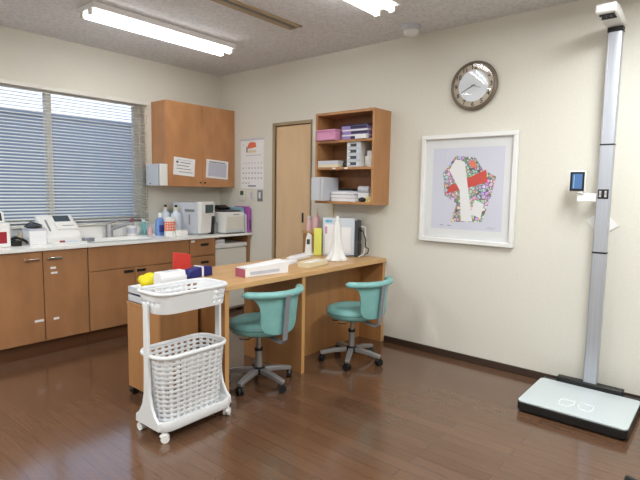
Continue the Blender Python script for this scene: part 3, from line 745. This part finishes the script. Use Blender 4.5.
# white plastic bag gathered to a peak
b = B(); loops = []
for z, r in ((0, .098), (.006, .104), (.03, .082), (.07, .060), (.12, .047), (.18, .039), (.25, .034), (.30, .024), (.32, .014), (.345, .015), (.358, .008)):
    loop = []
    for i in range(36):
        a = 2 * math.pi * i / 36; k = 1 + (.13 * math.sin(5 * a + z * 8) + .08 * math.sin(9 * a - z * 20 + 1)) * (1 if z < .3 else .3)
        loop.append((r * k * math.cos(a) * .8, r * k * math.sin(a), z))
    loops.append(loop)
b.loft(loops); tag(obj('plastic_bag', b, 'white', None, angle=70, loc=(2.0, -.415, .7205)), 'white plastic bag standing in a tall peak before the white machine', 'bag')

# ---------------------------------------------------------------- narrow side cabinet with pump bottles behind the desk
t = thing('side_cabinet', 'narrow wooden cabinet between the sliding door and the desk', 'cabinet', (1.47, 0, 0))
b = B(); b.box((-.08, -.15, 0), (.09, -.015, .885)); obj('carcass', b, 'desk_side', t, bevel=.002)
b = B(); b.box((-.088, -.158, .885), (.10, -.015, .908)); obj('top', b, 'desk', t, bevel=.002)
def pump(name, label, loc, r, h, m, pm, cat='bottle', group=None, label_m=None):
    t = thing(name, label, cat, loc, random.uniform(-40, 40), group)
    b = B(); b.lathe([(r * .92, 0), (r, .006), (r, h * .72), (r * .8, h * .84), (r * .36, h * .9), (r * .36, h)], n=24); obj('body', b, m, t, angle=50)
    b = B(); b.lathe([(r * .42, h), (r * .42, h * 1.1), (r * .14, h * 1.1), (r * .14, h * 1.28)], n=16); b.tube([(0, 0, h * 1.27), (r * .5, 0, h * 1.3), (r * 1.05, 0, h * 1.22)], r * .16, 8); obj('pump', b, pm, t, angle=50)
    if label_m:
        b = B(); b.lathe([(r * 1.01, h * .2), (r * 1.015, h * .22), (r * 1.015, h * .6), (r * 1.01, h * .62)], n=24); obj('label', b, label_m, t)
    return t
pump('pump_bottle', 'pale pink pump bottle on the narrow cabinet by the door', (1.500, -.09, .9085), .033, .155, 'palepink', 'cream')
b = B(); b.lathe([(.022, 0), (.024, .004), (.024, .085), (.014, .1), (.014, .115)], n=20); b.lathe([(.016, .115), (.016, .135)], n=16, mi=1); tag(obj('small_bottle', b, ['palepink', 'white'], None, angle=50, loc=(1.428, -.11, .9085)), 'small pink capped bottle left of the taller pump bottle', 'bottle')
b = B(); b.box((1.612, -.018, .72), (1.634, -.001, 1.168)); struct('trim_1', b, 'cream', bevel=.002)

# ---------------------------------------------------------------- open wall shelf
SHX0, SHX1, SHD, SZ0, SZ1 = 1.602, 2.214, .238, 1.168, 1.934
t = thing('wall_shelf', 'open three-compartment wooden shelf box mounted on the wall over the desk', 'shelf', (SHX0, 0, SZ0))
w = SHX1 - SHX0; hh = SZ1 - SZ0
for x in (0, w - .022):
    b = B(); b.box((x, -SHD, 0), (x + .022, -.001, hh)); obj('side_panel', b, 'shelf', t, bevel=.0015)
b = B(); b.box((.022, -SHD, hh - .022), (w - .022, -.001, hh)); obj('top_panel', b, 'shelf', t, bevel=.0015)
b = B(); b.box((.022, -SHD, 0), (w - .022, -.001, .022)); obj('bottom_panel', b, 'shelf', t, bevel=.0015)
for z in (1.476, 1.700):
    b = B(); b.box((.022, -SHD + .004, z - SZ0 - .02), (w - .022, -.014, z - SZ0)); obj('shelf_board', b, 'shelf', t, bevel=.0015)
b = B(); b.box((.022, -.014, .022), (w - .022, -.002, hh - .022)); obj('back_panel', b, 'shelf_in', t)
for px in (.19, .32):
    b = B(); b.box((px, -SHD + .0025, 1.460 - SZ0), (px + .035, -SHD + .004, 1.472 - SZ0)); obj('shelf_tag', b, 'paper', t)
S1, S2, S3 = 1.7005, 1.4765, 1.1905
t = thing('plastic_box', 'pink lidded box at the left end of the top shelf', 'box', (1.735, -.155, S1))
b = B(); b.box((-.103, -.11, 0), (.103, .11, .075)); obj('body', b, 'pink', t, bevel=.006)
b = B(); b.box((-.107, -.114, .075), (.107, .114, .09)); obj('lid', b, 'pink', t, bevel=.004)
for i, (dx, m1) in enumerate([(.0, 'dkpurple'), (.004, 'lilac'), (-.004, 'lilac')]):
    t = thing('card_box', ['dark lilac box with white edges at the bottom of the stack on the top shelf', 'lilac box with white edges in the middle of the stack on the top shelf', 'lilac box lying on top of the stack on the top shelf'][i], 'box', (2.0 + dx, -.125, S1 + i * .041), 0, 'lilac boxes stacked on the top shelf')
    b = B(); b.box((-.13, -.085, .0), (.13, .10, .028)); b.box((-.04, -.0865, .004), (.125, -.085, .026), 1); obj('tray', b, ['lilac', 'dkpurple'], t, bevel=.002)
    b = B(); b.box((-.132, -.088, .028), (.132, .102, .040)); obj('lid', b, 'white' if i < 2 else 'dkpurple', t, bevel=.002)
b = B(); b.box((-.055, -.02, 0), (.055, .02, .034)); tag(obj('small_box', b, 'paper', None, bevel=.002, loc=(2.09, -.236 + .0, S1)), 'little white box before the lilac boxes on the top shelf', 'box').location = (2.09, -.2345, S1)
t = thing('drawer_organizer', 'small white desktop organizer with four clear drawers on the middle shelf', 'organizer', (1.998, -.13, S2))
b = B(); b.box((-.068, -.085, 0), (-.063, .095, .206)); b.box((.063, -.085, 0), (.068, .095, .206)); b.box((-.068, .09, 0), (.068, .095, .206))
for k in range(5): b.box((-.068, -.085, k * .0503), (.068, .095, k * .0503 + .004))
obj('casing', b, 'white', t)
for k in range(4):
    b = B(); z = k * .0503 + .006; b.box((-.061, -.088, z), (.061, .085, z + .04)); b.box((-.04, -.0892, z + .008), (.03, -.088, z + .032), 1); dd = obj('drawer', b, ['clearbot', 'dkgrey'], t, bevel=.002)
    b = B(); b.box((-.058, -.094, z + .012), (-.03, -.088, z + .026)); obj('handle', b, 'white', dd)
t = thing('storage_tub', 'round white tub holding folded paper right of the drawer organizer', 'tub', (2.125, -.14, S2))
b = B(); b.lathe([(.046, 0), (.05, .004), (.054, .085), (.05, .085), (.046, .01)], n=24); obj('tub', b, 'white', t, angle=50)
b = B(); b.box((-.03, -.02, .01), (.03, -.016, .13)); b.box((-.02, .0, .01), (.035, .004, .115)); obj('folded_paper', b, 'paper', t)
t = thing('open_tray', 'pale grey tray with a yellow base on the left of the middle shelf', 'tray', (1.745, -.14, S2))
b = B(); b.box((-.115, -.095, 0), (.115, .095, .022), 1); b.box((-.115, -.095, .022), (-.111, .095, .055)); b.box((.111, -.095, .022), (.115, .095, .055)); b.box((-.115, -.095, .022), (.115, -.091, .055)); b.box((-.115, .091, .022), (.115, .095, .055)); obj('tray_body', b, ['ltgrey', 'cream'], t)
b = B(); b.box((-.10, -.08, .022), (.10, .08, .048)); obj('contents', b, 'ltgrey', t, bevel=.004)
b = B(); blob(b, (0, 0, .028), (.022, .03, .030), 9, .1, 14, 10, 0, .93); tag(obj('black_clip', b, 'dkgrey', None, loc=(1.885, -.17, S2)), 'small dark object between grey tray and drawer organizer', 'gadget')
t = thing('magazine_file', 'pale grey box file sticking out at the left of the bottom shelf', 'box file', (1.692, -.20, S3))
b = B(); b.box((-.067, -.115, 0), (.067, .10, .20)); obj('case', b, 'ltgrey', t, bevel=.006)
b = B(); b.box((.035, -.1165, .01), (.039, -.115, .19)); obj('spine_seam', b, 'grey', t)
t = thing('paper_pile', 'loose pile of white papers and envelopes on the bottom shelf', 'papers', (1.895, -.13, S3))
b = B(); rnd = random.Random(5); z = 0
for k in range(9):
    h = rnd.uniform(.006, .014); ang = R(rnd.uniform(-4, 4)); b.box((-.125, -.09, 0), (.12, .09, h), k % 3 == 2 and 1 or 0, Matrix.Translation((rnd.uniform(-.008, .008), 0, z)) @ Matrix.Rotation(ang, 4, 'Z')); z += h
obj('sheets', b, ['paper', 'greyprint'], t, bevel=.001); PT = S3 + z + .001
b = B(); b.box((-.06, -.05, 0), (.06, .05, .02)); tag(obj('black_case', b, 'black', None, bevel=.006, loc=(1.885, -.12, PT)), 'flat black case on the paper pile', 'case')
b = B(); b.cyl((-.05, 0, .028), (.05, 0, .028), .028, n=20); tag(obj('tape_roll', b, 'ltgrey', None, loc=(2.06, -.135, S3 + .075)), 'pale grey paper roll at the right of the paper pile', 'roll')
b = B(); b.box((-.055, -.05, 0), (.055, .05, .0745)); tag(obj('white_carton', b, 'paper', None, bevel=.003, loc=(2.075, -.125, S3)), 'white carton under the grey roll on the bottom shelf', 'box')
b = B(); blob(b, (0, 0, .018), (.036, .022, .020), 2, .05, 16, 10, 0, .88); tag(obj('computer_mouse', b, 'black', None, loc=(2.09, -.208, S3)), 'small black rounded gadget at the front of the bottom shelf', 'gadget')
b = B(); b.box((-.022, -.017, 0), (.022, .017, .042)); b.box((-.012, -.0175, .012), (-.002, -.017, .022), 1); b.box((.004, -.0175, .022), (.014, -.017, .034), 1); tag(obj('yellow_box', b, [mat('soft_yellow', (226, 204, 120), .5), 'grey'], None, bevel=.003, loc=(2.158, -.205, S3)), 'little yellow box at the right front of the bottom shelf', 'box')
t = thing('pen_cup', 'cup of pens and tools in the right corner of the bottom shelf', 'pen cup', (2.163, -.115, S3))
b = B(); b.lathe([(.024, 0), (.026, .07), (.023, .07), (.022, .006)], n=18); obj('cup', b, 'cream', t)
for k, (m, dx, dy, h) in enumerate([('pinkend', -.008, .004, .13), ('white', .006, -.006, .12), ('dkgrey', 0, .008, .135), ('orange', .01, .006, .115), ('white', -.01, -.007, .125)]):
    b = B(); b.cyl((dx * .5, dy * .5, .008), (dx * 1.9, dy * 1.9, h), .0042, n=8); obj('pen', b, m, t)

# ---------------------------------------------------------------- things on the counter
Z = CT + .0005
t = thing('blood_analyzer', 'white analyzer with dark red panel cut off by the left edge', 'analyzer', (.225, -2.33, Z))
b = B(); b.box((-.12, -.085, 0), (.12, .112, .18)); obj('housing', b, 'white', t, bevel=.01)
b = B(); b.box((.1195, -.08, .03), (.1215, .085, .115)); obj('red_panel', b, 'dkred', t)
b = B(); b.prism([(-.11, .18), (.09, .18), (.06, .262), (-.11, .262)], 'y', -.08, .09); hd = obj('display_head', b, 'white', t, bevel=.008)
b = B(); b.prism([(.0835, .195), (.0875, .195), (.0660, .252), (.062, .252)], 'y', -.075, .07); obj('screen', b, 'black', hd)
b = B(); b.tube([(.05, -.06, .01), (.02, -.03, .04), (.06, 0, .012), (.0, .03, .05), (.05, .05, .02), (-.02, .06, .03), (-.05, .0, .06), (.0, -.05, .05), (.04, -.02, .06)], .009, 8); b.box((-.02, -.05, 0), (.05, .01, .04)); tag(obj('power_adapter', b, 'black', None, bevel=.003, loc=(.27, -2.148, Z)), 'black power adapter with coiled lead on the counter by the red-panelled analyzer', 'adapter')
b = B(); b.prism([(-.05, 0), (.05, 0), (.0, .09)], 'x', -.01, .01); b.box((-.06, -.05, -.0), (-.03, .06, .06), 1); tag(obj('folded_card', b, ['cream', 'ltgrey'], None, bevel=.001, loc=(.14, -2.09, Z)), 'small folded cream card standing behind the black adapter', 'card')
for i, (lab, m2) in enumerate([('lower white box of the pair stacked on the counter left of the device', 'paper'), ('upper white box of the pair on the counter, dark clutter on top', 'greyprint')]):
    b = B(); b.box((-.075, -.062, 0), (.075, .06, .057)); b.box((-.077, -.064, .045), (.077, .062, .060), 1); tag(obj('stacked_box', b, ['paper', m2], None, bevel=.002, loc=(.215, -2.01, Z + i * .0605)), lab, 'box', 'white boxes stacked on the counter')
b = B(); blob(b, (-.02, 0, .012), (.06, .048, .022), 3, .25, 20, 12, 0, .5); b.tube([(-.05, -.05, .01), (0, -.02, .05), (.04, .03, .03), (-.02, .06, .02)], .006, 8); b.box((-.06, .0, .0), (0, .06, .03), 1); tag(obj('cable_bundle', b, ['dkgrey', 'grey'], None, loc=(.205, -2.01, Z + .1215)), 'tangled dark cable bundle on the stacked white boxes', 'cable')
t = thing('urine_analyzer', 'white sloping desktop medical device with a grey screen under the window', 'analyzer', (.16, -1.80, Z))
b = B(); b.prism([(-.105, 0), (.125, 0), (.125, .05), (.085, .085), (-.07, .215), (-.105, .215)], 'y', -.15, .13); obj('housing', b, 'white', t, bevel=.012, seg=3)
sl = Vector((.155, 0, -.13)).normalized(); nrm = Vector((.13, 0, .155)).normalized()
def on_slope(d0, d1, y0, y1, h0, h1):
    base = Vector((-.07, 0, .215)); vs = []
    for h in (h0, h1):
        for d, y in ((d0, y0), (d1, y0), (d1, y1), (d0, y1)): p = base + sl * d + nrm * h; vs.append((p.x, y, p.z))
    return vs, [[0, 3, 2, 1], [4, 5, 6, 7], [0, 1, 5, 4], [1, 2, 6, 5], [2, 3, 7, 6], [3, 0, 4, 7]]
b = B(); b.add(*on_slope(.012, .092, -.03, .095, -.002, .003)); obj('screen', b, 'screen', t)
b = B(); b.add(*on_slope(.10, .185, -.045, .125, -.004, .022)); obj('printer_cover', b, 'white', t, bevel=.006)
b = B(); b.add(*on_slope(.15, .156, .0, .09, .021, .0235)); obj('paper_slot', b, 'grey', t)
b = B(); b.add(*on_slope(.06, .19, -.105, -.092, -.002, .004)); obj('strip_channel', b, 'grey', t)
t = thing('specimen_tray', 'thin white tray lying in front of the sloping device', 'tray', (.345, -1.80, Z))
b = B(); b.box((-.05, -.14, 0), (.05, .12, .008)); b.box((-.05, -.14, .008), (-.045, .12, .014)); b.box((.045, -.14, .008), (.05, .12, .014)); obj('tray_body', b, 'white', t, bevel=.002)
b = B(); b.cyl((0, 0, .009), (0, .035, .009), .009, n=12, mi=0); b.cyl((0, .035, .009), (0, .14, .009), .007, n=12, mi=1); tag(obj('specimen_tube', b, ['dkred', 'clearbot'], None, loc=(.365, -1.88, Z + .0085)), 'red-capped specimen tube lying on the thin white tray', 'tube')
b = B(); b.box((-.03, -.04, 0), (.03, .04, .03)); b.box((-.02, -.03, .03), (.02, .03, .034), 1); tag(obj('grey_clip', b, ['grey', 'ltgrey'], None, bevel=.005, loc=(.315, -1.635, Z)), 'small grey gadget at the right front corner of the sloping device', 'gadget')
pump('soap_bottle', 'white soap bottle with a red pump right of the faucet', (.095, -1.125, Z), .044, .125, 'white', 'pinkend', 'bottle', None, 'greyprint')
b = B(); b.prism([(x, y) for x, y in rrect(.05, .03, .01, 4)], 'z', 0, .125); b.prism([(x, y) for x, y in rrect(.036, .024, .01, 4)], 'z', .125, .15, 1); tag(obj('toothpaste_tube', b, ['tealpack', 'white'], None, bevel=.002, loc=(.07, -.985, Z)), 'slim teal tube standing between soap bottle and blue bottle', 'tube')
b = B(); b.lathe([(.02, 0), (.022, .004), (.022, .055), (.012, .065), (.012, .08)], n=16); tag(obj('small_bottle', b, 'palepink', None, angle=50, loc=(.12, -.945, Z)), 'tiny pink bottle just left of the blue bottle on the counter', 'bottle')
t = thing('detergent_bottle', 'blue detergent bottle with a white cap on the counter', 'bottle', (.215, -.895, Z))
b = B(); q = lambda w, d, z: [(x, y, z) for x, y in rrect(w, d, min(w, d) * .35, 5)]
b.loft([q(.056, .082, 0), q(.06, .09, .006), q(.06, .09, .11), q(.052, .08, .145), q(.034, .04, .165), q(.03, .034, .172)]); obj('body', b, 'bluebot', t, angle=50)
b = B(); b.lathe([(.02, .172), (.02, .205), (.014, .215)], n=18); obj('cap', b, 'white', t)
b = B(); b.box((.0302, -.03, .03), (.0312, .03, .10)); obj('label', b, mat('blue_label', (58, 80, 160), .5), t)
t = thing('wipes_tub', 'white tub with an orange label in front of the clear bottles', 'tub', (.33, -.865, Z))
b = B(); b.lathe([(.05, 0), (.052, .005), (.052, .15)], n=28); obj('body', b, 'white', t)
b = B(); b.lathe([(.0525, .052), (.0532, .054), (.0532, .137), (.0525, .139)], n=28); obj('label', b, 'orange', t)
b = B(); b.lathe([(.055, .15), (.055, .172), (.05, .178)], n=28); obj('lid', b, 'white', t)
b = B()
for z0, n in ((.115, 5), (.09, 7), (.067, 6)):
    for k in range(n):
        a = R(-75 + k * 22); b.box((-.004, -.0005, 0), (.004, .0008, .014), 0, Matrix.Translation((.0534 * math.cos(a), .0534 * math.sin(a), z0)) @ Matrix.Rotation(a + R(90), 4, 'Z'))
obj('lettering', b, 'white', t)
def clear_bottle(loc, label):
    t = thing('reagent_bottle', label, 'bottle', loc, 0, 'clear bottles with black caps on the counter')
    b = B(); b.lathe([(.048, 0), (.052, .008), (.052, .175), (.044, .205), (.02, .228), (.018, .245)], n=28); obj('body', b, 'clearbot', t, angle=50)
    b = B(); b.lathe([(.021, .245), (.021, .268)], n=18); obj('collar', b, 'cream', t)
    b = B(); b.lathe([(.014, .268), (.014, .285), (.01, .29)], n=16); obj('cap', b, 'black', t)
    return t
c1 = clear_bottle((.10, -.762, Z), 'clear black-capped bottle half hidden behind the orange-label tub')
dup(c1, (.225, -.725, Z), 0, 'clear black-capped bottle right beside the large grey analyzer')
b = B(); b.prism([(x, y) for x, y in rrect(.06, .12, .015, 4)], 'z', 0, .045); b.prism([(x, y) for x, y in rrect(.064, .124, .016, 4)], 'z', .045, .055); tag(obj('lidded_box', b, 'white', None, bevel=.003, loc=(.385, -.775, Z)), 'low white lidded box on the counter in front of the grey analyzer', 'box')

t = thing('blood_cell_counter', 'tall grey and white analyzer with a tilted screen on the counter', 'analyzer', (.275, -.550, Z), 14)
b = B(); b.box((-.185, -.10, .012), (.13, .10, .318)); b.box((-.17, -.09, 0), (.12, .09, .012)); obj('housing', b, 'ltgrey', t, bevel=.012, seg=3)
b = B(); b.prism([(.131, .015), (.165, .015), (.178, .18), (.182, .31), (.165, .328), (.131, .322)], 'y', -.102, .105); fr = obj('front_cover', b, 'white', t, bevel=.008)
b = B(); b.prism([(.181, .215), (.184, .215), (.1855, .297), (.181, .297)], 'y', -.045, .075); obj('screen', b, 'screen', fr)
b = B(); b.prism([(.13, .0), (.175, .0), (.176, .06), (.186, .11), (.186, .18), (.15, .19)], 'y', .055, .10); obj('probe_bay', b, 'black', t, bevel=.006)
b = B(); b.box((-.03, -.1015, .225), (.09, -.10, .25)); b.box((.02, -.1015, .10), (.035, -.10, .20)); obj('side_marks', b, 'grey', t)
t = thing('laser_printer', 'white desktop printer on the counter right of the tall analyzer', 'printer', (.33, -.220, Z))
b = B(); b.box((-.18, -.128, .01), (.18, .132, .22)); b.prism([(-.15, .22), (.15, .22), (.13, .237), (-.13, .237)], 'y', -.12, .12, 1); obj('housing', b, ['white', 'dkgrey'], t, bevel=.008)
b = B(); b.box((.181, -.11, .045), (.188, .115, .175)); obj('front_tray', b, 'white2', t, bevel=.003)
b = B(); b.box((.181, -.115, .012), (.192, .10, .038)); obj('cassette', b, 'ltgrey', t, bevel=.002)
b = B(); b.box((.1805, -.02, .19), (.182, .06, .198)); obj('badge', b, 'grey', t)
b = B(); b.prism([(-.09, 0), (.02, 0), (.05, .02), (-.04, .05), (-.09, .03)], 'y', -.06, .07); tag(obj('black_pouch', b, 'black', None, bevel=.008, loc=(.315, -.22, Z + .2385)), 'black pouch lying on top of the white printer', 'pouch')
t = thing('side_unit', 'round grey unit tucked between tall analyzer and white printer', 'machine', (.39, -.384, Z))
b = B(); b.lathe([(.030, 0), (.032, .004), (.032, .10), (.022, .12)], n=24); obj('body', b, 'grey', t, angle=50)
for i, (m, lab, x, y, h) in enumerate([('skyblue', 'pale blue folder standing right of the printer', .40, -.074, .265), ('white', 'white folder standing between blue folder and purple file', .43, -.061, .20), ('purple', 'purple file box at the right end of the counter', .45, -.030, .275)]):
    t = thing('document_folder', lab, 'folder', (x, y, Z), 0, 'folders at the counter end')
    wd = (.006, .005, .016)[i]
    b = B(); b.prism([(-.15, 0), (.08, 0), (.08, h * .9), (.06, h), (-.15, h)], 'y', -wd, wd); obj('cover', b, m, t, bevel=.003)
    if i == 2:
        b = B(); b.box((.0795, -.008, .03), (.0815, .008, .14)); obj('spine_label', b, 'dkpurple', t)

# short dark lead at the lower right of the floor
b = B(); b.tube([(4.05, -1.02, .012), (4.10, -1.035, .012), (4.20, -1.05, .010), (4.36, -1.02, .008), (4.5, -1.06, .008)], [.014, .014, .008, .007, .007], 8)
tag(obj('floor_cable', b, 'rubber', None, loc=(.10, .005, 0)), 'dark plug end on the floor at the lower right picture edge', 'cable')

# ---------------------------------------------------------------- world, camera, look
w = bpy.data.worlds.new('sky'); bpy.context.scene.world = w; w.use_nodes = True
nt = w.node_tree; bg = nt.nodes['Background']
tc = nt.nodes.new('ShaderNodeTexCoord'); sp = nt.nodes.new('ShaderNodeSeparateXYZ'); cr = nt.nodes.new('ShaderNodeValToRGB')
cr.color_ramp.elements[0].position = .0; cr.color_ramp.elements[0].color = (.74, .82, .93, 1)
cr.color_ramp.elements[1].position = .6; cr.color_ramp.elements[1].color = (.42, .6, .9, 1)
nt.links.new(tc.outputs['Generated'], sp.inputs[0]); nt.links.new(sp.outputs['Z'], cr.inputs[0]); nt.links.new(cr.outputs[0], bg.inputs[0])
bg.inputs[1].default_value = 1.5

cam = bpy.data.cameras.new('camera'); co = bpy.data.objects.new('camera', cam); C.objects.link(co)
f, yaw, pitch, roll = 493.3901, -.6981, -.1005, .0167
fw = Vector((math.cos(pitch) * math.sin(yaw), math.cos(pitch) * math.cos(yaw), math.sin(pitch)))
rt = Vector((math.cos(yaw), -math.sin(yaw), 0)); up = rt.cross(fw)
r2 = math.cos(roll) * rt + math.sin(roll) * up; u2 = -math.sin(roll) * rt + math.cos(roll) * up
co.matrix_world = Matrix(((r2.x, u2.x, -fw.x, 4.4351), (r2.y, u2.y, -fw.y, -3.5312), (r2.z, u2.z, -fw.z, 1.28), (0, 0, 0, 1)))
cam.sensor_width = 36; cam.lens = f / 640 * 36; cam.clip_start = .05
sc = bpy.context.scene; sc.camera = co
sc.view_settings.view_transform = 'Standard'; sc.view_settings.look = 'None'; sc.view_settings.exposure = .38
sc.cycles.use_denoising = True
